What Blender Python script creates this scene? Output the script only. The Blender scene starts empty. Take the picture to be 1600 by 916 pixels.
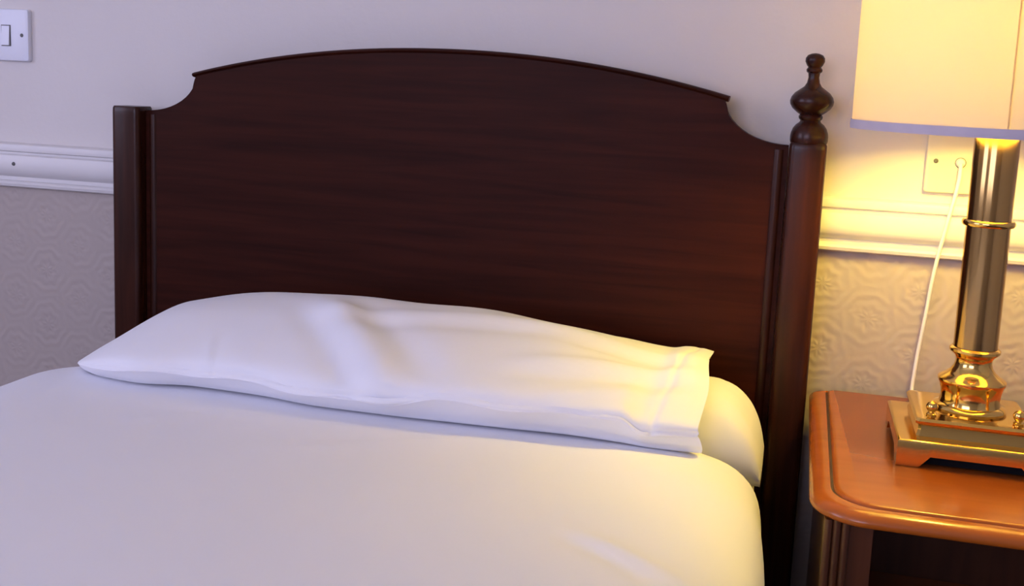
import bpy, bmesh, math, random
from mathutils import Vector, Matrix
random.seed(4)
scene = bpy.context.scene
COL = scene.collection
PI = math.pi

# ------------------------------------------------------------------ camera
# metres; back wall is the plane y = 0, room is y < 0, floor z = 0
CAM_D, CAM_Z = 1.5783, 1.06
F_PX, PY = 1701.5, 377.06
YAW, PITCH, ROLL = 0.2580, 0.1456, 0.0433
def make_camera():
    cd = bpy.data.cameras.new('camera')
    cam = bpy.data.objects.new('camera', cd); COL.objects.link(cam)
    cy, sy, cp, sp = math.cos(YAW), math.sin(YAW), math.cos(PITCH), math.sin(PITCH)
    f = Vector((-sy, cy, 0)); r = Vector((cy, sy, 0)); u = Vector((0, 0, 1))
    f2 = f*cp - u*sp; u2 = u*cp + f*sp
    cr, sr = math.cos(ROLL), math.sin(ROLL)
    r3 = r*cr + u2*sr; u3 = u2*cr - r*sr
    m = Matrix((r3, u3, -f2)).transposed().to_4x4()
    m.translation = Vector((0, -CAM_D, CAM_Z))
    cam.matrix_world = m
    cd.sensor_fit = 'HORIZONTAL'; cd.sensor_width = 36.0
    cd.lens = F_PX/1600*36.0
    cd.shift_y = -(458-PY)/1600
    cd.clip_start = 0.02
    scene.camera = cam
make_camera()

# ------------------------------------------------------------------ daylight, exposure
DAY_COL = (0.70, 0.69, 1.0)
DAY_STR = 6.7
BULB_GLOW = 240.0
LAMP_COL = (1.0, 0.735, 0.115)
w = bpy.data.worlds.new('sky'); scene.world = w; w.use_nodes = True
bg = w.node_tree.nodes['Background']
bg.inputs[0].default_value = (*DAY_COL, 1); bg.inputs[1].default_value = DAY_STR
vs = scene.view_settings
vs.view_transform = 'Standard'; vs.look = 'None'; vs.gamma = 1; vs.use_curve_mapping = False
vs.exposure = 0.0
# room and window sizes
X0, X1, Y0, H = -3.0, 1.7, -3.9, 2.45
WY0, WY1, WZ0, WZ1 = -3.1, -1.4, 0.85, 2.30      # window opening in the left wall
pl = bpy.data.lights.new('window_daylight', 'AREA'); pl.shape = 'RECTANGLE'
pl.size = WY1-WY0; pl.size_y = WZ1-WZ0; pl.cycles.is_portal = True
po = bpy.data.objects.new('window_daylight', pl); COL.objects.link(po)
po.location = (X0-0.11, (WY0+WY1)/2, (WZ0+WZ1)/2)
po.rotation_euler = (PI/2, 0, -PI/2)   # faces +x into the room
VX0, VX1 = -2.2, -0.2                            # added unseen window in the wall facing the bed, evens out daylight
pl2 = bpy.data.lights.new('window_daylight', 'AREA'); pl2.shape = 'RECTANGLE'
pl2.size = VX1-VX0; pl2.size_y = WZ1-WZ0; pl2.cycles.is_portal = True
po2 = bpy.data.objects.new('window_daylight', pl2); COL.objects.link(po2)
po2.location = ((VX0+VX1)/2, Y0-0.11, (WZ0+WZ1)/2)
po2.rotation_euler = (PI/2, 0, 0)      # faces +y into the room

# ------------------------------------------------------------------ materials
MATS = {}
def new_mat(name):
    m = bpy.data.materials.new(name); m.use_nodes = True
    MATS[name] = m
    return m, m.node_tree.nodes, m.node_tree.links, m.node_tree.nodes['Principled BSDF']
def N(nodes, kind, **kw):
    n = nodes.new(kind)
    for k, v in kw.items(): setattr(n, k, v)
    return n
def math_n(nodes, links, op, a, b=None, clamp=False):
    n = nodes.new('ShaderNodeMath'); n.operation = op; n.use_clamp = clamp
    for i, v in enumerate((a, b)):
        if v is None: continue
        if isinstance(v, (int, float)): n.inputs[i].default_value = v
        else: links.new(v, n.inputs[i])
    return n.outputs[0]
def noise_mat(name, c1, c2, rough, scale=(1,1,1), nscale=8, detail=4, bump=0.0, bscale=None, bdist=0.002, metallic=0, coat=0, spec=0.5, dist=0.0, ramp=(0.3,0.7)):
    m, n, l, p = new_mat(name)
    tc = N(n, 'ShaderNodeTexCoord'); mp = N(n, 'ShaderNodeMapping'); mp.inputs['Scale'].default_value = scale
    l.new(tc.outputs['Object'], mp.inputs[0])
    ns = N(n, 'ShaderNodeTexNoise'); ns.inputs['Scale'].default_value = nscale; ns.inputs['Detail'].default_value = detail
    ns.inputs['Distortion'].default_value = dist
    l.new(mp.outputs[0], ns.inputs[0])
    r = N(n, 'ShaderNodeValToRGB'); r.color_ramp.elements[0].position = ramp[0]; r.color_ramp.elements[1].position = ramp[1]
    r.color_ramp.elements[0].color = (*c1, 1); r.color_ramp.elements[1].color = (*c2, 1)
    l.new(ns.outputs[0], r.inputs[0]); l.new(r.outputs[0], p.inputs['Base Color'])
    p.inputs['Roughness'].default_value = rough; p.inputs['Metallic'].default_value = metallic
    p.inputs['Coat Weight'].default_value = coat; p.inputs['Coat Roughness'].default_value = 0.12
    p.inputs['Specular IOR Level'].default_value = spec
    if bump:
        b = N(n, 'ShaderNodeBump'); b.inputs['Strength'].default_value = bump; b.inputs['Distance'].default_value = bdist
        if bscale:
            n2 = N(n, 'ShaderNodeTexNoise'); n2.inputs['Scale'].default_value = bscale; n2.inputs['Detail'].default_value = 3
            l.new(tc.outputs['Object'], n2.inputs[0]); l.new(n2.outputs[0], b.inputs['Height'])
        else:
            l.new(ns.outputs[0], b.inputs['Height'])
        l.new(b.outputs[0], p.inputs['Normal'])
    return m
PAINT  = noise_mat('wall_paint', (0.66,0.625,0.60), (0.69,0.655,0.63), 0.75, nscale=3, bump=0.25, bscale=55, bdist=0.003)
CEIL   = noise_mat('ceiling_paint', (0.78,0.77,0.75), (0.8,0.79,0.77), 0.9, nscale=3)
TRIM   = noise_mat('trim_gloss', (0.66,0.645,0.64), (0.69,0.675,0.67), 0.38, nscale=6, bump=0.1, bscale=30, bdist=0.001)
PLASTIC= noise_mat('white_plastic', (0.70,0.72,0.80), (0.72,0.74,0.82), 0.35, nscale=6)
CREAM  = noise_mat('cream_plastic', (0.66,0.62,0.52), (0.68,0.64,0.54), 0.4, nscale=6)
DARK   = noise_mat('dark_metal', (0.08,0.08,0.08), (0.12,0.11,0.1), 0.5, nscale=20)
CARPET = noise_mat('carpet', (0.10,0.07,0.07), (0.17,0.11,0.10), 0.95, nscale=140, bump=0.6, bdist=0.004)
LINEN  = noise_mat('white_linen', (0.80,0.805,0.85), (0.82,0.825,0.87), 0.85, nscale=5, bump=0.12, bscale=24, bdist=0.004, spec=0.2)
LINEN2 = noise_mat('duvet_cotton', (0.82,0.83,0.89), (0.84,0.85,0.91), 0.88, nscale=4, bump=0.12, bscale=12, bdist=0.006, spec=0.2)
TICK   = noise_mat('mattress_ticking', (0.7,0.69,0.67), (0.75,0.74,0.72), 0.9, nscale=30)
# dark mahogany of the bed, grain along x (panel) or z (posts)
WOOD_H = noise_mat('mahogany_panel', (0.021,0.0042,0.0022), (0.042,0.0088,0.0045), 0.42, scale=(1.2,14,22), nscale=3.2, detail=8, dist=0.5, bump=0.05, bdist=0.001, spec=0.07)
WOOD_V = noise_mat('mahogany_post', (0.021,0.0054,0.0026), (0.042,0.0105,0.005), 0.27, scale=(22,22,1.4), nscale=3.2, detail=8, dist=0.5, bump=0.05, bdist=0.001, spec=0.25)
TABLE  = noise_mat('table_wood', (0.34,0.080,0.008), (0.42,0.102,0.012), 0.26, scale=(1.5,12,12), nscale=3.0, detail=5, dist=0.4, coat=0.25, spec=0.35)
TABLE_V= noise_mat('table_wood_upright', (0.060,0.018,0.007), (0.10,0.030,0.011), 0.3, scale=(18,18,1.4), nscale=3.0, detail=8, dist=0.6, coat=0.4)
GROOVE = noise_mat('table_groove', (0.03,0.008,0.004), (0.045,0.012,0.006), 0.5, nscale=20)
BRASS  = noise_mat('brass', (0.78,0.50,0.14), (0.85,0.56,0.17), 0.12, nscale=6, metallic=1)
BRASS2 = noise_mat('brass_column', (0.50,0.31,0.11), (0.58,0.36,0.13), 0.14, nscale=6, metallic=1)
GAP_SHADE   = noise_mat('gap_shade_black', (0.006,0.006,0.008), (0.01,0.01,0.012), 0.95, nscale=60, spec=0.1)  # near-black colour standing in for the shade beneath the lamp base
CORDM  = noise_mat('white_cord', (0.78,0.76,0.72), (0.8,0.78,0.74), 0.5, nscale=20)

def wallpaper_mat():
    m, n, l, p = new_mat('embossed_wallpaper')
    p.inputs['Roughness'].default_value = 0.6
    p.inputs['Base Color'].default_value = (0.41,0.355,0.325,1)
    tc = N(n, 'ShaderNodeTexCoord')
    nz = N(n, 'ShaderNodeTexNoise'); nz.inputs['Scale'].default_value = 22; nz.inputs['Detail'].default_value = 2
    l.new(tc.outputs['Object'], nz.inputs[0])
    sub = N(n, 'ShaderNodeVectorMath', operation='SUBTRACT'); l.new(nz.outputs[1], sub.inputs[0]); sub.inputs[1].default_value = (.5,.5,.5)
    sc = N(n, 'ShaderNodeVectorMath', operation='SCALE'); l.new(sub.outputs[0], sc.inputs[0]); sc.inputs['Scale'].default_value = 0.012
    ad = N(n, 'ShaderNodeVectorMath', operation='ADD'); l.new(tc.outputs['Object'], ad.inputs[0]); l.new(sc.outputs[0], ad.inputs[1])
    sx = N(n, 'ShaderNodeSeparateXYZ'); l.new(ad.outputs[0], sx.inputs[0])
    M = lambda op, a, b=None, c=False: math_n(n, l, op, a, b, c)
    PX, PZ = 0.128, 0.094
    def medallion(ox, oz):
        u = M('SUBTRACT', M('FRACT', M('ADD', M('DIVIDE', sx.outputs[0], PX), ox)), 0.5)
        v = M('SUBTRACT', M('FRACT', M('ADD', M('DIVIDE', sx.outputs[2], PZ), oz)), 0.5)
        u = M('MULTIPLY', u, PX); v = M('MULTIPLY', v, PZ)
        r = M('SQRT', M('ADD', M('MULTIPLY', u, u), M('MULTIPLY', v, v)))
        th = M('ARCTAN2', v, u)
        rings = M('SINE', M('ADD', M('MULTIPLY', r, 400.0), M('MULTIPLY', M('SINE', M('MULTIPLY', th, 8.0)), 0.7)))
        mask = M('MULTIPLY', M('SUBTRACT', 0.052, r), 60.0, True)
        return M('MULTIPLY', rings, mask)
    h = M('ADD', medallion(0.18, 0.0), M('MULTIPLY', medallion(0.68, 0.5), 0.8))
    fine = N(n, 'ShaderNodeTexNoise'); fine.inputs['Scale'].default_value = 120; fine.inputs['Detail'].default_value = 2
    l.new(tc.outputs['Object'], fine.inputs[0])
    h = M('ADD', h, M('MULTIPLY', fine.outputs[0], 0.5))
    b = N(n, 'ShaderNodeBump'); b.inputs['Strength'].default_value = 0.25; b.inputs['Distance'].default_value = 0.0012
    l.new(h, b.inputs['Height']); l.new(b.outputs[0], p.inputs['Normal'])
    return m
PAPER = wallpaper_mat()

def shade_mat(name='shade_fabric', trans=0.215):
    m, n, l, p = new_mat(name)
    out = n['Material Output']
    p.inputs['Base Color'].default_value = (0.66,0.56,0.47,1); p.inputs['Roughness'].default_value = 0.85
    p.inputs['Specular IOR Level'].default_value = 0.1
    tr = N(n, 'ShaderNodeBsdfTranslucent'); tr.inputs[0].default_value = (0.95,0.86,0.66,1)
    mx = N(n, 'ShaderNodeMixShader'); mx.inputs[0].default_value = trans
    tc = N(n, 'ShaderNodeTexCoord'); ns = N(n, 'ShaderNodeTexNoise'); ns.inputs['Scale'].default_value = 90
    mp = N(n, 'ShaderNodeMapping'); mp.inputs['Scale'].default_value = (1,1,4); l.new(tc.outputs['Object'], mp.inputs[0]); l.new(mp.outputs[0], ns.inputs[0])
    b = N(n, 'ShaderNodeBump'); b.inputs['Strength'].default_value = 0.08; b.inputs['Distance'].default_value = 0.001
    l.new(ns.outputs[0], b.inputs['Height']); l.new(b.outputs[0], p.inputs['Normal'])
    l.new(p.outputs[0], mx.inputs[1]); l.new(tr.outputs[0], mx.inputs[2]); l.new(mx.outputs[0], out.inputs[0])
    return m
SHADE = shade_mat()
SEAMM = shade_mat('shade_seam', 0.75)
TRIMBAND = noise_mat('shade_trim', (0.50,0.44,0.52), (0.54,0.48,0.56), 0.8, nscale=40)
def emit_mat(name, col, s):
    m, n, l, p = new_mat(name)
    p.inputs['Base Color'].default_value = (1,1,1,1)
    p.inputs['Emission Color'].default_value = (*col,1); p.inputs['Emission Strength'].default_value = s
    return m
BULB = emit_mat('bulb_glow', LAMP_COL, BULB_GLOW)
def glass_mat():
    m, n, l, p = new_mat('window_glass')
    out = n['Material Output']
    t = N(n, 'ShaderNodeBsdfTransparent'); g = N(n, 'ShaderNodeBsdfGlossy'); g.inputs['Roughness'].default_value = 0.02
    mx = N(n, 'ShaderNodeMixShader'); mx.inputs[0].default_value = 0.06
    l.new(t.outputs[0], mx.inputs[1]); l.new(g.outputs[0], mx.inputs[2]); l.new(mx.outputs[0], out.inputs[0])
    return m
GLASS = glass_mat()

# ------------------------------------------------------------------ mesh helpers
def obj(name, me, mat, parent=None, smooth=False, loc=None):
    o = bpy.data.objects.new(name, me); COL.objects.link(o)
    if mat is not None and not me.materials: me.materials.append(mat)
    if smooth:
        for p in me.polygons: p.use_smooth = True
    if parent: o.parent = parent
    if loc: o.location = loc
    return o
def bm_mesh(name, bm):
    bmesh.ops.recalc_face_normals(bm, faces=bm.faces)
    me = bpy.data.meshes.new(name); bm.to_mesh(me); bm.free(); return me
def box(name, a, b, mat, parent=None, bevel=0.0, seg=2, smooth=False):
    bm = bmesh.new()
    bmesh.ops.create_cube(bm, size=1)
    for v in bm.verts:
        v.co = Vector([a[i]+(v.co[i]+.5)*(b[i]-a[i]) for i in range(3)])
    if bevel:
        bmesh.ops.bevel(bm, geom=list(bm.edges), offset=bevel, segments=seg, profile=0.5, affect='EDGES')
    return obj(name, bm_mesh(name, bm), mat, parent, smooth)
def lathe(name, prof, mat, parent=None, center=(0,0), seg=48, smooth=True, cap=True):
    bm = bmesh.new(); rings = []
    for r, z in prof:
        rings.append([bm.verts.new((center[0]+r*math.cos(2*PI*i/seg), center[1]+r*math.sin(2*PI*i/seg), z)) for i in range(seg)])
    for a, b in zip(rings, rings[1:]):
        for i in range(seg):
            bm.faces.new((a[i], a[(i+1)%seg], b[(i+1)%seg], b[i]))
    if cap:
        bm.faces.new(rings[0]); bm.faces.new(rings[-1])
    o = obj(name, bm_mesh(name, bm), mat, parent)
    if smooth: smooth_by_angle(o.data, 40)
    return o
def smooth_by_angle(me, deg):
    bm = bmesh.new(); bm.from_mesh(me)
    for f in bm.faces: f.smooth = True
    for e in bm.edges:
        if len(e.link_faces) == 2 and e.calc_face_angle() > math.radians(deg): e.smooth = False
    bm.to_mesh(me); bm.free()
def loft(name, rings, mat, parent=None, closed=True, caps=(True, True), deg=40, flip=None):
    """rings: list of equal-length vertex loops"""
    bm = bmesh.new(); R = [[bm.verts.new(p) for p in ring] for ring in rings]
    n = len(R[0]); m = n if closed else n-1
    for a, b in zip(R, R[1:]):
        for i in range(m):
            bm.faces.new((a[i], a[(i+1)%n], b[(i+1)%n], b[i]))
    if caps[0]: bm.faces.new(R[0])
    if caps[1]: bm.faces.new(R[-1])
    o = obj(name, bm_mesh(name, bm), mat, parent)
    smooth_by_angle(o.data, deg)
    return o
def extrude_profile(name, prof, x0, x1, mat, parent=None, deg=35):
    """prof: (y,z) loop extruded along x"""
    return loft(name, [[(x0, y, z) for y, z in prof], [(x1, y, z) for y, z in prof]], mat, parent, deg=deg)
def rrect(x0, x1, y0, y1, rf, rb, z, seg=8):
    """rounded rectangle loop, front (y0) corners radius rf, back corners rb"""
    pts = []
    for cx, cy, r, a0 in ((x1-rf, y0+rf, rf, -PI/2), (x1-rb, y1-rb, rb, 0), (x0+rb, y1-rb, rb, PI/2), (x0+rf, y0+rf, rf, PI)):
        for i in range(seg+1):
            a = a0 + PI/2*i/seg
            pts.append((cx+r*math.cos(a), cy+r*math.sin(a), z))
    return pts
def tube(name, pts, rad, mat, parent=None, seg=10):
    cu = bpy.data.curves.new(name, 'CURVE'); cu.dimensions = '3D'
    sp = cu.splines.new('BEZIER'); sp.bezier_points.add(len(pts)-1)
    for b, p in zip(sp.bezier_points, pts):
        b.co = p; b.handle_left_type = b.handle_right_type = 'AUTO'
    cu.bevel_depth = rad; cu.bevel_resolution = 3; cu.resolution_u = 10; cu.use_fill_caps = True
    t = bpy.data.objects.new('tmp', cu); COL.objects.link(t)
    dg = bpy.context.evaluated_depsgraph_get()
    me = bpy.data.meshes.new_from_object(t.evaluated_get(dg)); me.name = name
    bpy.data.objects.remove(t); bpy.data.curves.remove(cu)
    me.materials.clear()
    return obj(name, me, mat, parent, smooth=True)
def empty(name, loc):
    o = bpy.data.objects.new(name, None); COL.objects.link(o); o.location = loc
    o.empty_display_size = 0.05
    return o
def adopt(root, names_objs):
    """parent meshes built in world coordinates to an empty, keeping their place"""
    inv = Matrix.Translation(root.location).inverted()
    for o in names_objs:
        o.parent = root; o.matrix_parent_inverse = inv
def tag(o, label, cat, group=None, kind=None):
    if label: o['label'] = label
    if cat: o['category'] = cat
    if group: o['group'] = group
    if kind: o['kind'] = kind
    return o
def struct(o, label=None, cat=None):
    o['kind'] = 'structure'
    if label: o['label'] = label
    if cat: o['category'] = cat
    return o
def lerp_table(tab, x):
    """monotone smooth (cubic hermite) interpolation of rows (x, v1, v2, ...)"""
    if x <= tab[0][0]: return list(tab[0][1:])
    if x >= tab[-1][0]: return list(tab[-1][1:])
    for i in range(len(tab)-1):
        if x <= tab[i+1][0]: break
    a, b = tab[i], tab[i+1]
    h = b[0]-a[0]; t = (x-a[0])/h
    out = []
    for k in range(1, len(a)):
        s = (b[k]-a[k])/h
        def slope(j):
            if j <= 0 or j >= len(tab)-1:
                jj = min(max(j,0), len(tab)-2)
                return (tab[jj+1][k]-tab[jj][k])/(tab[jj+1][0]-tab[jj][0])
            s0 = (tab[j][k]-tab[j-1][k])/(tab[j][0]-tab[j-1][0]); s1 = (tab[j+1][k]-tab[j][k])/(tab[j+1][0]-tab[j][0])
            return 0.0 if s0*s1 <= 0 else 2*s0*s1/(s0+s1)
        m0, m1 = slope(i), slope(i+1)
        out.append((2*t**3-3*t*t+1)*a[k] + (t**3-2*t*t+t)*h*m0 + (-2*t**3+3*t*t)*b[k] + (t**3-t*t)*h*m1)
    return out
def catmull_closed(P, sub):
    out = []; n = len(P)
    for i in range(n):
        p0, p1, p2, p3 = P[i-1], P[i], P[(i+1)%n], P[(i+2)%n]
        for k in range(sub):
            t = k/sub
            out.append(tuple(0.5*((2*b)+(-a+c)*t+(2*a-5*b+4*c-d)*t*t+(-a+3*b-3*c+d)*t**3) for a, b, c, d in zip(p0, p1, p2, p3)))
    return out
def gauss(d, s): return math.exp(-(d/s)**2)
def seg_dist(x, y, ax, ay, bx, by):
    """(signed distance, parameter) to a segment line"""
    dx, dy = bx-ax, by-ay; L = math.hypot(dx, dy)
    t = ((x-ax)*dx+(y-ay)*dy)/(L*L); s = ((x-ax)*dy-(y-ay)*dx)/L
    return s, t
def fold(x, y, ax, ay, bx, by, wdt):
    """ridge profile along a segment, fading at its ends"""
    s, t = seg_dist(x, y, ax, ay, bx, by)
    e = 1.0 if 0 <= t <= 1 else math.exp(-((t-(1 if t > 1 else 0))/0.35)**2)
    return gauss(s, wdt)*e

# ------------------------------------------------------------------ the room
T = 0.12
struct(box('floor', (X0-T, Y0-T, -0.1), (X1+T, T, 0.0), CARPET), 'dark brown carpet floor of the bedroom', 'floor')
struct(box('ceiling', (X0-T, Y0-T, H), (X1+T, T, H+0.1), CEIL), 'plain white bedroom ceiling', 'ceiling')
RAILZ0, RAILZ1 = 0.845, 0.921
wb = struct(box('wall_back', (X0-T, 0.0, 0.0), (X1+T, T, H), PAINT), 'off white painted wall behind the headboard', 'wall')
paper = box('wallpaper', (X0+0.001, -0.0025, 0.10), (X1-0.001, 0.001, RAILZ0+0.02), PAPER, wb)
paper['label'] = 'embossed beige wallpaper below the dado rail'
struct(box('wall_right', (X1, Y0, 0.0), (X1+T, 0.0, H), PAINT), 'off white side wall beyond the bedside table', 'wall')
# walls with window openings
def holed_wall(name, solids, label):
    bm = bmesh.new()
    for a, c in solids:
        r = bmesh.ops.create_cube(bm, size=1)
        for v in r['verts']: v.co = Vector([a[i]+(v.co[i]+.5)*(c[i]-a[i]) for i in range(3)])
    return struct(obj(name, bm_mesh(name, bm), PAINT), label, 'wall')
holed_wall('wall_left', [((X0-T, Y0, 0), (X0, WY0, H)), ((X0-T, WY1, 0), (X0, 0.0, H)), ((X0-T, WY0, 0), (X0, WY1, WZ0)), ((X0-T, WY0, WZ1), (X0, WY1, H))], 'off white side wall with a window')
holed_wall('wall_front', [((X0-T, Y0-T, 0), (VX0, Y0, H)), ((VX1, Y0-T, 0), (X1+T, Y0, H)), ((VX0, Y0-T, 0), (VX1, Y0, WZ0)), ((VX0, Y0-T, WZ1), (VX1, Y0, H))], 'off white wall facing the bed')
def window(name, lo, hi, place, label):
    """casement in an opening lo..hi along its wall; place(t, d, z): t along the wall, d outwards"""
    root = struct(empty(name, place((lo+hi)/2, T/2, WZ0)), label, 'window')
    mid = (lo+hi)/2; parts = []
    def bx(nm, a, b, d0, d1, mat, bev):
        p, q = place(a[0], d0, a[1]), place(b[0], d1, b[1])
        parts.append(box(nm, tuple(map(min, p, q)), tuple(map(max, p, q)), mat, bevel=bev))
    for a, b in (((lo, WZ0), (hi, WZ0+0.05)), ((lo, WZ1-0.05), (hi, WZ1)), ((lo, WZ0+0.05), (lo+0.05, WZ1-0.05)), ((hi-0.05, WZ0+0.05), (hi, WZ1-0.05)), ((mid-0.025, WZ0+0.05), (mid+0.025, WZ1-0.05))):
        bx('window_frame', a, b, 0.04, 0.09, TRIM, 0.004)
    for a, b in ((lo+0.05, mid-0.025), (mid+0.025, hi-0.05)):
        bx('pane', (a, WZ0+0.05), (b, WZ1-0.05), 0.064, 0.068, GLASS, 0)
    adopt(root, parts)
window('window_1', WY0, WY1, lambda t, d, z: (X0-d, t, z), 'white framed window in the side wall')
window('added_window', VX0, VX1, lambda t, d, z: (t, Y0-d, z), 'added unseen window in the wall facing the bed, for frontal daylight')  # added out of view to bring in more frontal daylight
# dado rail: top fillet, groove, broad flat, groove, lower bead
prof = [(0.0, RAILZ1), (-0.010, RAILZ1), (-0.0145, RAILZ1-0.003), (-0.016, RAILZ1-0.008), (-0.0155, RAILZ1-0.0135),
        (-0.0115, RAILZ1-0.0155), (-0.0115, RAILZ1-0.0185), (-0.016, RAILZ1-0.021), (-0.0185, RAILZ1-0.030), (-0.0185, RAILZ1-0.042),
        (-0.017, RAILZ1-0.050), (-0.0125, RAILZ1-0.0545), (-0.0075, RAILZ1-0.0575), (-0.0075, RAILZ1-0.0635),
        (-0.0135, RAILZ1-0.0655), (-0.016, RAILZ1-0.069), (-0.0145, RAILZ1-0.0735), (-0.009, RAILZ1-0.076), (0.0, RAILZ1-0.076)]
rail = struct(extrude_profile('trim_1', prof, X0, X1, TRIM), 'white moulded dado rail running along the wall', 'dado rail')
nail = lathe('nail_head', [(0.0035, 0.0), (0.003, 0.0012), (0.001, 0.0018)], DARK, seg=14)
nail.rotation_euler = (PI/2, 0, 0); nail.location = (-1.289, -0.0183, 0.886)
nail.parent = rail; nail['label'] = 'small dark nail head in the rail'
prof = [(0.0, 0.14), (-0.008, 0.14), (-0.014, 0.132), (-0.018, 0.12), (-0.018, 0.0), (0.0, 0.0)]
struct(extrude_profile('baseboard_back', prof, X0, X1, TRIM), 'white skirting board behind the bed', 'skirting board')

# ------------------------------------------------------------------ bed with headboard
HX = -0.517                       # centre line of the bed
bed = tag(empty('bed_frame', (HX, -0.06, 0.0)), 'dark mahogany bed frame with arched headboard and one turned finial', 'bed')
bed_parts = []
# headboard panel outline (x offset, z)
PY0, PY1 = -0.050, -0.028
def arch_z(dx): return 1.1000 - 0.0485*(abs(dx)/0.405)**2.1
outline = []
for i in range(13):
    th = PI/2*i/12
    outline.append((-0.496 + 0.090*math.sin(th)**1.0, 1.0505 - 0.0605*math.cos(th)))
top_pts = [(-0.4075 + 0.815*i/48, arch_z(-0.4075 + 0.815*i/48)) for i in range(49)]
right = [(-x, z) for x, z in outline][::-1]
full = [(-0.496, 0.30)] + outline + top_pts[1:-1] + right + [(0.496, 0.30)]
def panel_mesh():
    bm = bmesh.new()
    fr = [bm.verts.new((HX+x, PY0, z)) for x, z in full]
    bk = [bm.verts.new((HX+x, PY1, z)) for x, z in full]
    f = bm.faces.new(fr); g = bm.faces.new(bk[::-1])
    n = len(full)
    for i in range(n): bm.faces.new((fr[i], bk[i], bk[(i+1)%n], fr[(i+1)%n]))
    es = [e for e in f.edges if all(v.co.z > 0.5 for v in e.verts)]
    bmesh.ops.bevel(bm, geom=es, offset=0.002, segments=2, affect='EDGES')
    return bm_mesh('headboard_panel', bm)
panel = obj('headboard_panel', panel_mesh(), WOOD_H); smooth_by_angle(panel.data, 30); bed_parts.append(panel)
# rounded capping along the arch
rings = []
for x, z in [(-0.412, arch_z(-0.412))] + top_pts[1:-1] + [(0.412, arch_z(0.412))]:
    s = (arch_z(x+0.001)-arch_z(x-0.001))/0.002; nl = math.hypot(1, s); nx, nz = -s/nl, 1/nl
    ring = []
    for k in range(10):
        a = 2*PI*k/10
        dy, dn = 0.0142*math.cos(a), 0.0045*math.sin(a)
        ring.append((HX+x+nx*(dn-0.001), (PY0+PY1)/2-0.001+dy, z+nz*(dn-0.001)))
    rings.append(ring)
capm = loft('top_moulding', rings, WOOD_H, deg=60)
sub = [(capm, panel)]
# slim beads where the panel meets the posts
for s in (-1, 1):
    xb = HX + s*0.4835
    ring = lambda z: [(xb+dx, PY0+0.001-dy, z) for dx, dy in ((-0.007,0),(-0.0055,0.002),(-0.002,0.0034),(0.002,0.0034),(0.0055,0.002),(0.007,0))]
    sub.append((loft('bead_moulding', [ring(0.31), ring(0.984)], WOOD_V, deg=60), panel))
# posts
POSTW = 0.0245
def post_at(xc):
    zs = [(0.0, 0.9), (0.02, 1.0), (0.980, 1.0), (0.9865, 1.0), (0.9925, 0.99), (0.9955, 0.93)]
    yc = -0.048; rings = []
    for z, k in zs:
        wv = POSTW*k; c = 0.008*k; r = []
        for cx, cy, a0 in ((wv-c, -(0.0225*k-c), -PI/2), (wv-c, 0.0225*k-c, 0), (-(wv-c), 0.0225*k-c, PI/2), (-(wv-c), -(0.0225*k-c), PI)):
            for i in range(5):
                a = a0+PI/2*i/4
                r.append((xc+cx+c*math.cos(a), yc+cy+c*math.sin(a), z))
        rings.append(r)
    return loft('post', rings, WOOD_V, deg=30)
pl_ = post_at(-1.0385); pr_ = post_at(0.0045)
pl_['label'] = 'flat topped post without a finial'; pr_['label'] = 'post crowned by a turned finial'
bed_parts += [pl_, pr_]
z0 = 0.9945
fin = lathe('finial', [(0.0240,0.9945),(0.0250,0.9980),(0.0250,1.0040),(0.0243,1.0085),(0.0222,1.0145),(0.0185,1.0195),(0.0145,1.0225),(0.0132,1.0250),(0.0155,1.0275),(0.0160,1.0305),(0.0145,1.0328),(0.0190,1.0358),(0.0250,1.0410),(0.0282,1.0465),(0.0288,1.0510),(0.0272,1.0565),(0.0230,1.0620),(0.0170,1.0664),(0.0115,1.0705),(0.0085,1.0755),(0.0072,1.0825),(0.0078,1.0880),(0.0102,1.0900),(0.0106,1.0930),(0.0085,1.0960),(0.0105,1.0985),(0.0128,1.1035),(0.0126,1.1080),(0.0100,1.1120),(0.0050,1.1142),(0.0006,1.1148)],
        WOOD_V, center=(0.0045,-0.048), seg=40)
sub.append((fin, pr_))
# rest of the frame, under the bedding
for x in (-1.030, -0.034):
    bed_parts.append(box('side_rail', (x, -2.03, 0.26), (x+0.026, -0.0705, 0.36), WOOD_H, bevel=0.003))
bed_parts.append(box('end_rail', (-1.030, -2.06, 0.22), (-0.008, -2.03, 0.38), WOOD_H, bevel=0.003))
for x in (-1.028, -0.06):
    bed_parts.append(box('leg', (x, -2.055, 0.0), (x+0.05, -2.005, 0.24), WOOD_V, bevel=0.006))
for i in range(8):
    y = -0.20-0.24*i
    bed_parts.append(box('slat', (-1.010, y-0.05, 0.355), (-0.028, y, 0.375), WOOD_H))
adopt(bed, bed_parts)
for o, par in sub:
    o.parent = par; o.matrix_parent_inverse = par.matrix_basis.inverted()

mat_o = box('mattress', (-1.010, -2.02, 0.376), (-0.030, -0.085, 0.572), TICK, bevel=0.03, seg=4, smooth=True)
tag(mat_o, 'single mattress under the white duvet', 'mattress')

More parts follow.
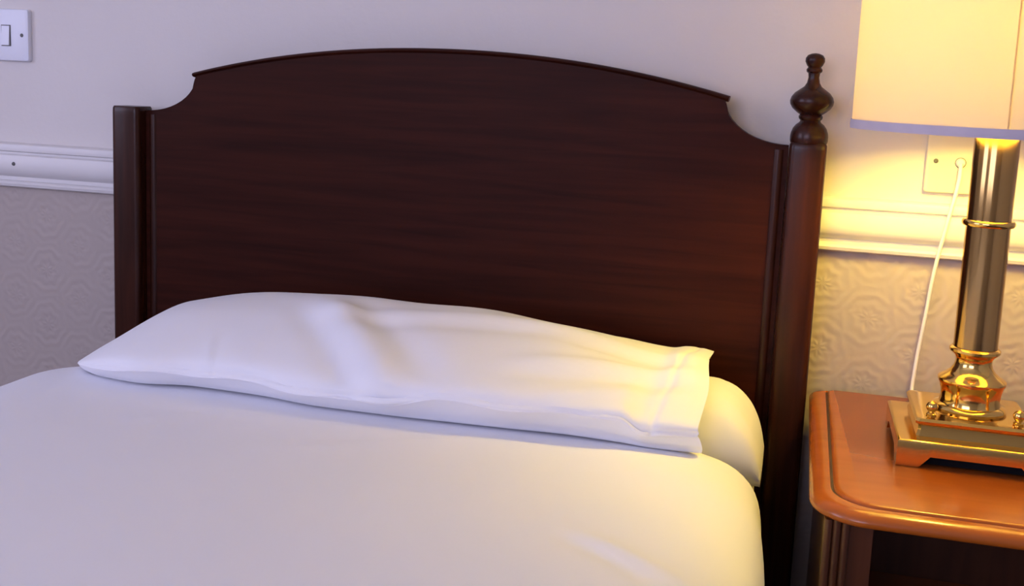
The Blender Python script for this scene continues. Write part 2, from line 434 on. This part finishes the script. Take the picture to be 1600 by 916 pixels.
# ------------------------------------------------------------------ duvet
PROFILE = [(-1.118,0.30),(-1.122,0.38),(-1.124,0.46),(-1.118,0.525),(-1.100,0.570),(-1.070,0.598),(-1.030,0.620),(-0.985,0.635),(-0.93,0.645),(-0.85,0.650),
           (-0.70,0.652),(-0.50,0.653),(-0.30,0.652),(-0.18,0.650),(-0.12,0.6485),(-0.082,0.6450),(-0.052,0.637),(-0.030,0.623),(-0.0155,0.603),(-0.007,0.572),(-0.003,0.525),(-0.001,0.45),(0.0,0.38),(0.001,0.30)]
def resample(P, n):
    # dense catmull then arc-length resample
    D = []
    for i in range(len(P)-1):
        p0 = P[max(i-1,0)]; p1 = P[i]; p2 = P[i+1]; p3 = P[min(i+2,len(P)-1)]
        for k in range(12):
            t = k/12
            D.append(tuple(0.5*((2*b)+(-a+c)*t+(2*a-5*b+4*c-d)*t*t+(-a+3*b-3*c+d)*t**3) for a,b,c,d in zip(p0,p1,p2,p3)))
    D.append(P[-1])
    L = [0]
    for a, b in zip(D, D[1:]): L.append(L[-1]+math.dist(a, b))
    out = []; j = 0
    for i in range(n):
        s = L[-1]*i/(n-1)
        while j < len(L)-2 and L[j+1] < s: j += 1
        t = (s-L[j])/(L[j+1]-L[j]+1e-12)
        out.append(tuple(a+(b-a)*t for a, b in zip(D[j], D[j+1])))
    return out
def duvet_disp(x, y):
    d = 0.0
    d += 0.0035*(1-gauss(y+0.34,0.08))*math.sin(5.2*x+1.3*math.sin(3.1*y)+0.6)*math.sin(4.3*y+0.9)
    # folds near the front right corner
    d += 0.0030*fold(x, y, -0.150,-0.655, -0.085,-0.690, 0.009)
    d -= 0.0032*fold(x, y, -0.155,-0.670, -0.080,-0.706, 0.008)
    d += 0.0030*fold(x, y, -0.110,-0.690, -0.040,-0.745, 0.008)
    d -= 0.0022*fold(x, y, -0.105,-0.705, -0.040,-0.757, 0.008)
    d += 0.0040*fold(x, y, -0.16,-0.43, -0.03,-0.46, 0.05)
    # faint long creases
    d += 0.0018*fold(x, y, -0.50,-0.52, -0.36,-0.44, 0.012)
    d += 0.0018*fold(x, y, -0.73,-0.50, -0.70,-0.47, 0.010)
    return d
def duvet_mesh():
    NX, ys = 150, []
    y = -0.345
    rows = [(-0.322, -0.034, 0.0), (-0.324, -0.026, 0.0), (-0.328, -0.016, 0.0), (-0.335, -0.007, 0.0), (-0.345, -0.002, 0.0)]
    yy = -0.355
    while yy > -1.0: rows.append((yy, 0.0, 1.0)); yy -= 0.009
    while yy > -1.98: rows.append((yy, 0.0, 1.0)); yy -= 0.04
    rows += [(-2.02, -0.004, 1), (-2.06, -0.018, 1), (-2.085, -0.045, 1), (-2.095, -0.09, 1), (-2.10, -0.16, 1), (-2.103, -0.25, 1)]
    base = resample(PROFILE, NX)
    verts = []; faces = []
    for (y, dz, fl) in rows:
        for i, (x, z) in enumerate(base):
            flat = min(1.0, max(0.0, (z-0.50)/0.10))
            zz = z + dz*min(1, max(0.25, flat)) + duvet_disp(x, y)*flat
            # soft waves in the hanging sides
            side = 1-min(1.0, max(0.0, (z-0.45)/0.15))
            xx = x + side*0.006*math.sin(9*y+ (0 if x < -0.5 else 1.4)) + (0.004*math.sin(11*y+0.4) if -0.06 < x else 0)*(1-flat)
            if x > -0.10: xx += -0.007*gauss(y+0.34, 0.10)   # tucked in slightly by the pillow
            if y < -2.0: xx = HX + (xx-HX)*(1-0.10*min(1,(-2.0-y)/0.1)*0.3)
            t_ = min(1.0, max(0.0, (-0.895-x)/0.05)); t_ = t_*t_*(3-2*t_)
            yo = 0.045*t_*min(1.0, max(0.0, (y+0.46)/0.10))      # reaches further up the bed beside the pillow
            verts.append((xx, y+yo, max(zz, 0.28)))
    nr = len(rows)
    for j in range(nr-1):
        for i in range(NX-1):
            a = j*NX+i; faces.append((a, a+1, a+NX+1, a+NX))
    me = bpy.data.meshes.new('duvet'); me.from_pydata(verts, [], faces)
    bm = bmesh.new(); bm.from_mesh(me)
    # turn outwards (up)
    up = sum(f.normal.z for f in bm.faces)
    if up < 0: bmesh.ops.reverse_faces(bm, faces=bm.faces)
    bm.to_mesh(me); bm.free()
    return me
duv = obj('duvet', duvet_mesh(), LINEN2, smooth=True)
so = duv.modifiers.new('thickness', 'SOLIDIFY'); so.thickness = 0.022; so.offset = -1
tag(duv, 'plain white duvet spread smoothly over the single bed', 'duvet')

# ------------------------------------------------------------------ pillows
# lower pillow, mostly hidden, its plump end showing at the lamp side
LOW = [(-0.955,0.004,0.600),(-0.93,0.03,0.612),(-0.88,0.06,0.630),(-0.78,0.066,0.646),(-0.50,0.070,0.650),(-0.25,0.076,0.658),(-0.16,0.090,0.676),(-0.115,0.1,0.687),(-0.085,0.1,0.6885),
       (-0.062,0.1,0.681),(-0.044,0.1,0.664),(-0.032,0.1,0.644),(-0.0245,0.1,0.622),(-0.0205,0.1,0.602)]
def lower_pillow():
    rings = []; n = 40; zb = 0.575
    xs = [r[0] for r in LOW]
    fine = []
    for a, b in zip(xs, xs[1:]):
        k = 6 if abs(b-a) > 0.03 else 4
        fine += [a+(b-a)*i/k for i in range(k)]
    fine.append(xs[-1])
    for x in fine:
        _, zt = lerp_table(LOW, x)
        endk = min(1.0, (x+0.965)/0.10); endr = max(0.0, min(1.0, (-0.0175-x)/0.075))
        hd = 0.105*(0.35+0.65*math.sqrt(max(0.0, endk)))*(0.45+0.55*math.sqrt(endr))
        cz = (zt+zb)/2; hz = (zt-zb)/2
        ring = []
        for k in range(n):
            a = 2*PI*k/n; c, s = math.cos(a), math.sin(a)
            px = math.copysign(abs(c)**0.75, c); pz = math.copysign(abs(s)**0.75, s)
            wr = 0.0022*math.sin(38*x+3*c)*max(0, s) + 0.002*math.sin(17*c+60*x)*gauss(x+0.06,0.05)
            ring.append((x, -0.205 + hd*px, cz+hz*pz+wr))
        rings.append(ring)
    o = loft('pillow', rings, LINEN, deg=80)
    return tag(o, 'plump white lower pillow bulging out beside the lamp end', 'pillow', 'bed pillows')
lower_pillow()

# upper pillow: stations x, yc(contact), seam dy, seam dz, crest z, back z, bottom z
CREST = [(-0.946,0.6535),(-0.938,0.6590),(-0.925,0.6680),(-0.898,0.6900),(-0.865,0.7130),(-0.835,0.728),(-0.742,0.747),(-0.643,0.755),(-0.527,0.758),(-0.389,0.755),(-0.291,0.747),(-0.222,0.736),(-0.170,0.724),(-0.150,0.721),(-0.132,0.7245),(-0.112,0.723),(-0.092,0.717)]
CONTACT = [(-0.946,-0.306,0.650),(-0.93,-0.330,0.648),(-0.90,-0.355,0.6485),(-0.86,-0.375,0.651),(-0.80,-0.386,0.653),(-0.73,-0.378,0.655),(-0.64,-0.381,0.655),(-0.545,-0.394,0.655),(-0.446,-0.394,0.655),(-0.32,-0.388,0.655),(-0.23,-0.380,0.6545),(-0.155,-0.379,0.6535),(-0.092,-0.371,0.652)]
SEAM = [(-0.946,0.002,0.002),(-0.92,0.010,0.011),(-0.85,0.015,0.020),(-0.67,0.018,0.024),(-0.52,0.018,0.021),(-0.46,0.017,0.022),(-0.385,0.022,0.035),(-0.30,0.022,0.033),(-0.22,0.020,0.033),(-0.18,0.016,0.034),(-0.15,0.012,0.018),(-0.092,0.008,0.019)]
BOT = [(-0.946,0.650),(-0.90,0.650),(-0.80,0.656),(-0.50,0.660),(-0.25,0.668),(-0.17,0.684),(-0.115,0.6945),(-0.092,0.6950)]
def pillow_disp(x, y, z):
    d = 0.0
    # broad diagonal ridge running down towards the front seam
    d += 0.0095*fold(x, y, -0.570,-0.285, -0.475,-0.385, 0.024)
    d -= 0.0045*fold(x, y, -0.610,-0.300, -0.515,-0.400, 0.018)
    d -= 0.0045*fold(x, y, -0.530,-0.270, -0.425,-0.370, 0.022)
    d += 0.0040*fold(x, y, -0.52,-0.27, -0.32,-0.235, 0.016)
    d -= 0.0030*fold(x, y, -0.52,-0.300, -0.35,-0.270, 0.016)
    # small upright crease on the left
    d += 0.0011*fold(x, y, -0.715,-0.36, -0.700,-0.395, 0.006)
    d -= 0.0010*fold(x, y, -0.703,-0.36, -0.688,-0.395, 0.006)
    # pulls towards the open end
    d += 0.0045*fold(x, y, -0.28,-0.33, -0.155,-0.285, 0.011)
    d -= 0.0045*fold(x, y, -0.27,-0.355, -0.155,-0.315, 0.011)
    d += 0.0040*fold(x, y, -0.24,-0.38, -0.150,-0.345, 0.010)
    d += 0.0030*fold(x, y, -0.30,-0.24, -0.16,-0.22, 0.013)
    d -= 0.0030*fold(x, y, -0.24,-0.265, -0.15,-0.25, 0.010)
    # stitched hem of the pillowcase mouth
    d -= 0.0022*gauss(x+0.128-0.10*(y+0.25), 0.004)
    d += 0.0018*math.sin(31*x+9*y)*math.sin(23*y-7*x)
    return d
def upper_pillow():
    xs = []
    x = -0.946
    while x < -0.0925:
        xs.append(x); x += 0.0025 if (x < -0.90 or x > -0.16) else 0.0045
    xs.append(-0.092)
    rings = []
    for x in xs:
        zc, = lerp_table(CREST, x); yc, zk = lerp_table(CONTACT, x); sy, sz = lerp_table(SEAM, x); zb, = lerp_table(BOT, x)
        k = min(1.0, (x+0.946)/0.12)      # closes towards the pointed corner
        yb = -0.100 - 0.10*(1-k)**2
        H_ = zc - zk
        cp = [(yc+0.012, zk), (yc-0.20*sy, zk+0.30*sz), (yc-sy*0.93, zk+sz-0.10*sz), (yc-sy, zk+sz), (yc-sy*0.93, zk+sz+0.07*(H_-sz)), (yc-sy*0.30, zk+sz+0.32*(H_-sz)), (yc+0.055*(0.3+0.7*k), zk+sz+0.70*(H_-sz)),
              (yc+(-0.205-yc)*0.62, zk+sz+0.93*(H_-sz)), (-0.205, zc), (-0.150-0.02*(1-k), zc-0.20*max(0,zc-zb)), (yb, (zc*0.55+zb*0.45)), (yb-0.022, zb+0.004), (-0.22, zb), (min(-0.30, yc+0.06), max(zb,zk)+0.0005)]
        loop = catmull_closed(cp, 8)
        ring = []
        for j, (y, z) in enumerate(loop):
            y0_, z0_ = loop[j-1]; y1_, z1_ = loop[(j+1)%len(loop)]
            ty, tz = y1_-y0_, z1_-z0_; L = math.hypot(ty, tz)+1e-9
            ny, nz = -tz/L, ty/L
            seg = j/8
            seg = seg if seg < 2 else 2+(seg-2)*0.5 if seg < 4 else seg-1   # keep 2 = seam
            if seg > 3: seg = seg-1
            wgt = min(1.0, max(0.0, (seg-2.0)/0.8))*min(1.0, max(0.0, (8.2-seg)/0.8))*min(1, k*2)
            d = pillow_disp(x, y, z)*wgt
            # wavy seam line
            sw = gauss(seg-2.0, 0.6)*0.0022*math.sin(46*x)*k
            xx = x
            if x > -0.16:       # limp mouth: upper lip pushed out, slight waviness
                e = (x+0.16)/0.068
                xx = x + e*(0.004*math.sin(seg*1.7+0.5) - 0.010*max(0, min(1, (seg-6)/2)))
                xx += e*0.006*gauss(seg-2, 1.5)
            ring.append((xx, y+ny*d, z+nz*d+sw))
        rings.append(ring)
    last = rings[-1]
    cy = sum(p[1] for p in last)/len(last); cz = sum(p[2] for p in last)/len(last)
    rings.append([(p[0]-0.002, cy+(p[1]-cy)*0.975, cz+(p[2]-cz)*0.86) for p in last])
    rings.append([(p[0]-0.022, cy+(p[1]-cy)*0.95, cz+(p[2]-cz)*0.80) for p in last])
    o = loft('pillow', rings, LINEN, deg=70)
    return tag(o, 'long white upper pillow with creased case lying along the headboard', 'pillow', 'bed pillows')
upper_pillow()

# ------------------------------------------------------------------ bedside table
TX0, TX1, TY0, TY1, TZ = 0.0335, 0.4500, -0.489, -0.026, 0.650
tab = tag(empty('bedside_table', ((TX0+TX1)/2, (TY0+TY1)/2, 0.0)), 'glossy reddish brown bedside table with a rounded moulded top', 'bedside table')
tp = []
def ring_in(d, z):
    return rrect(TX0+d, TX1-d, TY0+d, TY1-min(d,0.004), max(0.058-d, 0.008), 0.006, z, seg=10)
def ring_p(d, z):
    return rrect(TX0+d, TX1-d, TY0+d-0.002, TY1-0.004, max(0.060-d*0.5, 0.008), 0.004, z, seg=10)
steps = [(0.012,TZ-0.0165),(0.005,TZ-0.0160),(0.0012,TZ-0.0140),(0.0,TZ-0.0110),(0.0006,TZ-0.0080),(0.0035,TZ-0.0040),(0.009,TZ-0.0010),(0.016,TZ)]
inner = [(0.0212,TZ),(0.0220,TZ-0.0022),(0.0243,TZ-0.0022),(0.0252,TZ+0.0004),(0.0275,TZ+0.0016),(0.0320,TZ+0.0020)]
top = loft('table_top', [ring_in(d, z) for d, z in steps] + [ring_p(d, z) for d, z in inner], TABLE, caps=(True, True), deg=45); tp.append(top)
groove = loft('groove', [ring_p(0.0217, TZ-0.0023), ring_p(0.0217, TZ-0.0016), ring_p(0.0246, TZ-0.0016), ring_p(0.0246, TZ-0.0023)], GROOVE, caps=(False, False))
BX0, BX1, BY0 = TX0+0.016, TX1-0.016, TY0+0.020
BT = TZ-0.0165
# reeded corner uprights
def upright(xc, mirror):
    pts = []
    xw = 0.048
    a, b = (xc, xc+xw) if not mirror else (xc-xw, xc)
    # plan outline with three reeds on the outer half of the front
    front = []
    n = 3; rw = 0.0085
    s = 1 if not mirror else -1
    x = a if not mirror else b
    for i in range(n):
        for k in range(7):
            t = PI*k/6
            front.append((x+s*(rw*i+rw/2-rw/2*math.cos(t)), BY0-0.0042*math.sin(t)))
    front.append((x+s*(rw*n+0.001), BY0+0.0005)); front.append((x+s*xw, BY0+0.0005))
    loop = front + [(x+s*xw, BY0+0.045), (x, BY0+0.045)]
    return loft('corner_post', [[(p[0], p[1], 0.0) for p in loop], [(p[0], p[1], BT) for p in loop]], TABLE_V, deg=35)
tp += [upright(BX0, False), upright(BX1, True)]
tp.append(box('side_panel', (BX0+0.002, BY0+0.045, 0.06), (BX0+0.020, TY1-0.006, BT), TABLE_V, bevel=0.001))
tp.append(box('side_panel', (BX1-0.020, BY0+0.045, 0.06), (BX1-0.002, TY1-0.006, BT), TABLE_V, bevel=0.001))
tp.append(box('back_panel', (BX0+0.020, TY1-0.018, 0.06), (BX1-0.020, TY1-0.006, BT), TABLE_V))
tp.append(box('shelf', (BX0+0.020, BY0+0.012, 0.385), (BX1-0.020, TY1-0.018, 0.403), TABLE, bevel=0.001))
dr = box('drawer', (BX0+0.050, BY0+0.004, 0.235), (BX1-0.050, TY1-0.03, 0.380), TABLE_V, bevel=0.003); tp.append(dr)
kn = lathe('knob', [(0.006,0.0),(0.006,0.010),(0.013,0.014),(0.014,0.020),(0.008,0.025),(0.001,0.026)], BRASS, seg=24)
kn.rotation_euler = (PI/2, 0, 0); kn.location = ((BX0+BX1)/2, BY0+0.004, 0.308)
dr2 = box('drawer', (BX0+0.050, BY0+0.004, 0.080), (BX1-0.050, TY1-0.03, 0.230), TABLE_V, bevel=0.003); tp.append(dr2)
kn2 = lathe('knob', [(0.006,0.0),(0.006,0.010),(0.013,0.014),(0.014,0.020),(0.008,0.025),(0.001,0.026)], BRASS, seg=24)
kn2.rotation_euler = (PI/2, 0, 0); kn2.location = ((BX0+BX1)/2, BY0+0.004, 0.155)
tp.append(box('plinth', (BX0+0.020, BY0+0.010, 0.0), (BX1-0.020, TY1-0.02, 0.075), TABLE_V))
adopt(tab, tp)
for o, par in ((groove, top), (kn, dr), (kn2, dr2)):
    o.parent = par; o.matrix_parent_inverse = par.matrix_basis.inverted()

# ------------------------------------------------------------------ lamp
LX, LY = 0.2095, -0.243
LZ = TZ + 0.0024
lamp = tag(empty('table_lamp', (LX, LY, LZ)), 'brass column table lamp with a cream drum shade, lit', 'lamp')
lp = []
def square_ring(h, z, c=0.003):
    return [(LX+x, LY+y, z) for x, y in ((h-c,-h),(h,-h+c),(h,h-c),(h-c,h),(-h+c,h),(-h,h-c),(-h,-h+c),(-h+c,-h))]
def lower_plate():
    """square plate standing on bracket feet, cut away along each side"""
    h, zt, zc = 0.083, LZ+0.0300, LZ+0.0130
    bm = bmesh.new()
    foot, slope = 0.024, 0.012
    # outline of one side in (t along side, z)
    side = [(-h, LZ), (-h+foot, LZ), (-h+foot+0.004, LZ+0.004), (-h+foot+slope, zc), (h-foot-slope, zc), (h-foot-0.004, LZ+0.004), (h-foot, LZ), (h, LZ)]
    tin = 0.006
    for q in range(4):
        R = Matrix.Rotation(q*PI/2, 3, 'Z')
        def P(t, z, d): 
            v = R @ Vector((t, -d, 0)); return bm.verts.new((LX+v.x, LY+v.y, z))
        o = [P(t, z, h) for t, z in side]; ot = [P(t, zt-0.004, h) for t, z in side]
        i = [P(max(-h+tin, min(h-tin, t)), z, h-tin) for t, z in side]
        for k in range(len(side)-1):
            bm.faces.new((o[k], o[k+1], ot[k+1], ot[k])); bm.faces.new((o[k], i[k], i[k+1], o[k+1]))
        # rounded upper edge to the top
        prev = ot
        for s_ in range(1, 5):
            a_ = PI/2*s_/4; h2 = h-0.004*(1-math.cos(a_)); zz_ = zt-0.004+0.004*math.sin(a_)
            t2 = [P(t*h2/h, zz_, h2) for t, z in side]
            for k in range(len(side)-1): bm.faces.new((prev[k], prev[k+1], t2[k+1], t2[k]))
            prev = t2
        it = [P(max(-h+tin, min(h-tin, t)), zc+0.002, h-tin) for t, z in side]
        for k in range(len(side)-1):
            try: bm.faces.new((i[k], it[k], it[k+1], i[k+1]))
            except ValueError: pass
    bmesh.ops.remove_doubles(bm, verts=bm.verts, dist=1e-5)
    h2 = h-0.004
    vs_ = [bm.verts.new((LX+x*h2, LY+y*h2, zt)) for x, y in ((-1,-1),(1,-1),(1,1),(-1,1))]; bm.faces.new(vs_)
    hi = h-tin
    vs_ = [bm.verts.new((LX+x*hi, LY+y*hi, zc+0.002)) for x, y in ((-1,1),(1,1),(1,-1),(-1,-1))]; bm.faces.new(vs_)
    bmesh.ops.remove_doubles(bm, verts=bm.verts, dist=1e-5)
    o = obj('base_plate', bm_mesh('base_plate', bm), BRASS); smooth_by_angle(o.data, 30)
    return o
lp.append(lower_plate())
lp.append(box('gap_shade_block', (LX-0.068, LY-0.068, LZ+0.0004), (LX+0.068, LY+0.068, LZ+0.0125), GAP_SHADE))  # black block added so the cut-out under the base reads as shade
zs = LZ+0.0300
lp.append(loft('base_step', [square_ring(0.062, zs), square_ring(0.0605, zs+0.004), square_ring(0.060, zs+0.012), square_ring(0.0635, zs+0.0145), square_ring(0.064, zs+0.0175), square_ring(0.0615, zs+0.0205), square_ring(0.056, zs+0.0212)], BRASS, deg=25))
zk = zs+0.0212
for sx_ in (-1, 1):
    for sy_ in (-1,):
        k = lathe('corner_knob', [(0.0055,zk),(0.006,zk+0.002),(0.0035,zk+0.004),(0.006,zk+0.0075),(0.0068,zk+0.011),(0.0052,zk+0.0145),(0.002,zk+0.0165),(0.0004,zk+0.017)], BRASS, center=(LX+sx_*0.046, LY+sy_*0.046), seg=20)
        lp.append(k)
zf = zk
FS = 0.945
foot = lathe('turned_foot', [(r, zf+(z-zf)*FS) for r, z in [(0.040,zf),(0.041,zf+0.003),(0.039,zf+0.006),(0.034,zf+0.008),(0.0325,zf+0.014),(0.0335,zf+0.024),(0.0355,zf+0.032),(0.0375,zf+0.0355),(0.0375,zf+0.0385),(0.035,zf+0.041),
        (0.030,zf+0.044),(0.0255,zf+0.048),(0.0215,zf+0.054),(0.0200,zf+0.060),(0.0205,zf+0.065),(0.0230,zf+0.069),(0.0262,zf+0.0715),(0.0280,zf+0.0735),(0.0280,zf+0.0765),(0.0262,zf+0.0785),(0.0240,zf+0.079)]], BRASS, center=(LX,LY), seg=64)
lp.append(foot)
zc0 = zf+0.079*FS; zr = 0.9235
lp.append(lathe('column', [(0.0242,zc0),(0.0242,zr-0.004)], BRASS2, center=(LX,LY), seg=72))
lp.append(lathe('column_ring', [(0.0240,zr-0.004),(0.0275,zr-0.0035),(0.0290,zr-0.001),(0.0290,zr+0.001),(0.0275,zr+0.0035),(0.0240,zr+0.004)], BRASS, center=(LX,LY), seg=64))
lp.append(lathe('column', [(0.0242,zr+0.004),(0.0242,1.043),(0.0239,1.0445),(0.021,1.049),(0.012,1.051)], BRASS2, center=(LX,LY), seg=72))
# bulb holder and stick-shaped bulb, the lamp's light
lp.append(lathe('bulb_holder', [(0.011,1.051),(0.014,1.053),(0.014,1.068),(0.012,1.070)], TRIM, center=(LX,LY), seg=28))
bulb = lathe('bulb', [(0.012,1.070),(0.0195,1.076),(0.020,1.085),(0.020,1.225),(0.0175,1.235),(0.011,1.242),(0.001,1.244)], BULB, center=(LX,LY), seg=20)
lp.append(bulb)
# drum shade
SR, SZ0, SZ1 = 0.1590, 1.0275, 1.290
def shade():
    seg = 96; t = 0.0012
    prof = [(SR, SZ0), (SR+0.0005, (SZ0+SZ1)/2), (SR, SZ1), (SR-t, SZ1), (SR-t+0.0005, (SZ0+SZ1)/2), (SR-t, SZ0), (SR, SZ0)]
    return lathe('lamp_shade', prof[:-1], SHADE, center=(LX,LY), seg=seg, cap=False)
sh = shade(); lp.append(sh)
def band(name, z0, z1, r0, r1, mat):
    return lathe(name, [(r0,z0),(r1,z0),(r1+0.0006,(z0+z1)/2),(r1,z1),(r0,z1),(r0,z0)], mat, center=(LX,LY), seg=96, cap=False)
tb1 = band('trim_band', SZ0-0.0035, SZ0+0.0065, SR-0.0022, SR+0.0014, TRIMBAND)
tb2 = band('trim_band', SZ1-0.0065, SZ1+0.0035, SR-0.0022, SR+0.0014, TRIMBAND)
# overlapped seam of the fabric
def seam():
    rings = []
    for z in (SZ0+0.007, SZ1-0.007):
        r = []
        for k in range(5): a = -1.680 + 0.011*k/4; r.append((LX+(SR+0.0016)*math.cos(a), LY+(SR+0.0016)*math.sin(a), z))
        for k in range(5): a = -1.669 - 0.011*k/4; r.append((LX+(SR+0.0008)*math.cos(a), LY+(SR+0.0008)*math.sin(a), z))
        rings.append(r)
    return loft('seam', rings, SEAMM, deg=60)
sm = seam()
# spokes that carry the shade
sp_parts = []
for k in range(3):
    a = 0.5 + 2*PI*k/3
    sp_parts.append(tube('shade_spoke', [(LX+0.012*math.cos(a), LY+0.012*math.sin(a), 1.072), (LX+0.08*math.cos(a), LY+0.08*math.sin(a), 1.072), (LX+(SR-0.002)*math.cos(a), LY+(SR-0.002)*math.sin(a), 1.072)], 0.0012, BRASS))
lp += sp_parts
# flex from the wall plate to the base
lp.append(tube('power_cord', [(0.2035,-0.016,0.9765), (0.2015,-0.026,0.955), (0.1925,-0.030,0.900), (0.1830,-0.030,0.842), (0.1755,-0.028,0.760), (0.1690,-0.032,0.690), (0.1675,-0.040,0.662), (0.1700,-0.070,LZ+0.0030), (0.1850,-0.120,LZ+0.0026), (0.2000,-0.163,LZ+0.0050)], 0.0026, CORDM))
lp[-1]['label'] = 'thin white flex hanging from the wall plate'
adopt(lamp, lp)
for o in (tb1, tb2, sm):
    o.parent = sh; o.matrix_parent_inverse = sh.matrix_basis.inverted()
# ------------------------------------------------------------------ wall plates
def plate(name, cx, cz, s=0.043, d=0.009, mat=None):
    rings = []
    for k, y in ((0.0, -0.0002), (0.0, -0.006), (0.0012, -0.0082), (0.004, -d)):
        h = s-k; c = 0.004
        r = []
        for px, pz, a0 in ((h-c,-(h-c),-PI/2),(h-c,h-c,0),(-(h-c),h-c,PI/2),(-(h-c),-(h-c),PI)):
            for i in range(4):
                a = a0+PI/2*i/3; r.append((cx+px+c*math.cos(a), y, cz+pz+c*math.sin(a)))
        rings.append(r)
    return loft(name, rings, mat or PLASTIC, deg=30)
def screw(cx, cz, y=-0.0088):
    o = lathe('screw', [(0.0032,0.0),(0.003,0.0009),(0.0016,0.0013),(0.0004,0.0014)], DARK, seg=16)
    o.rotation_euler = (PI/2,0,0); o.location = (cx, y, cz); return o
SWX, SWZ = -1.3050, 1.1010
sw = tag(empty('light_switch', (SWX, -0.0002, SWZ-0.043)), 'white plastic light switch on the wall left of the headboard', 'light switch')
swp = [plate('face_plate', SWX, SWZ)]
rk = box('rocker_frame', (SWX-0.0095, -0.0100, SWZ-0.0185), (SWX+0.0085, -0.0086, SWZ+0.0165), DARK); swp.append(rk)
rk2 = loft('rocker', [[(SWX-0.0082, y0, SWZ-0.0170), (SWX+0.0070, y0, SWZ-0.0170), (SWX+0.0070, y1, SWZ+0.0150), (SWX-0.0082, y1, SWZ+0.0150)] for y0, y1 in ((-0.0090,-0.0090), (-0.0130,-0.0105))], PLASTIC, deg=20); swp.append(rk2)
bpy.context.view_layer.update()
swp += [screw(SWX-0.0302, SWZ), screw(SWX+0.0302, SWZ)]
adopt(sw, swp)
FX, FZ = 0.2025, 0.9785
fo = tag(empty('flex_outlet', (FX, -0.0002, FZ-0.043)), 'square white flex outlet plate on the wall behind the lamp column', 'wall outlet')
fop = [plate('face_plate', FX, FZ, mat=CREAM), screw(FX-0.0302, FZ), screw(FX+0.0302, FZ)]
g = lathe('cord_grip', [(0.0065,0.0),(0.006,0.004),(0.0045,0.0065),(0.003,0.007)], CORDM, seg=20); g.rotation_euler = (PI/2,0,0); g.location = (FX+0.001, -0.0088, FZ-0.001)
g2 = lathe('cord_hole', [(0.0072,0.0),(0.0072,0.0006),(0.0065,0.0009)], DARK, seg=24); g2.rotation_euler = (PI/2,0,0); g2.location = (FX+0.001, -0.0088, FZ-0.001)
fop += [g, g2]
adopt(fo, fop)
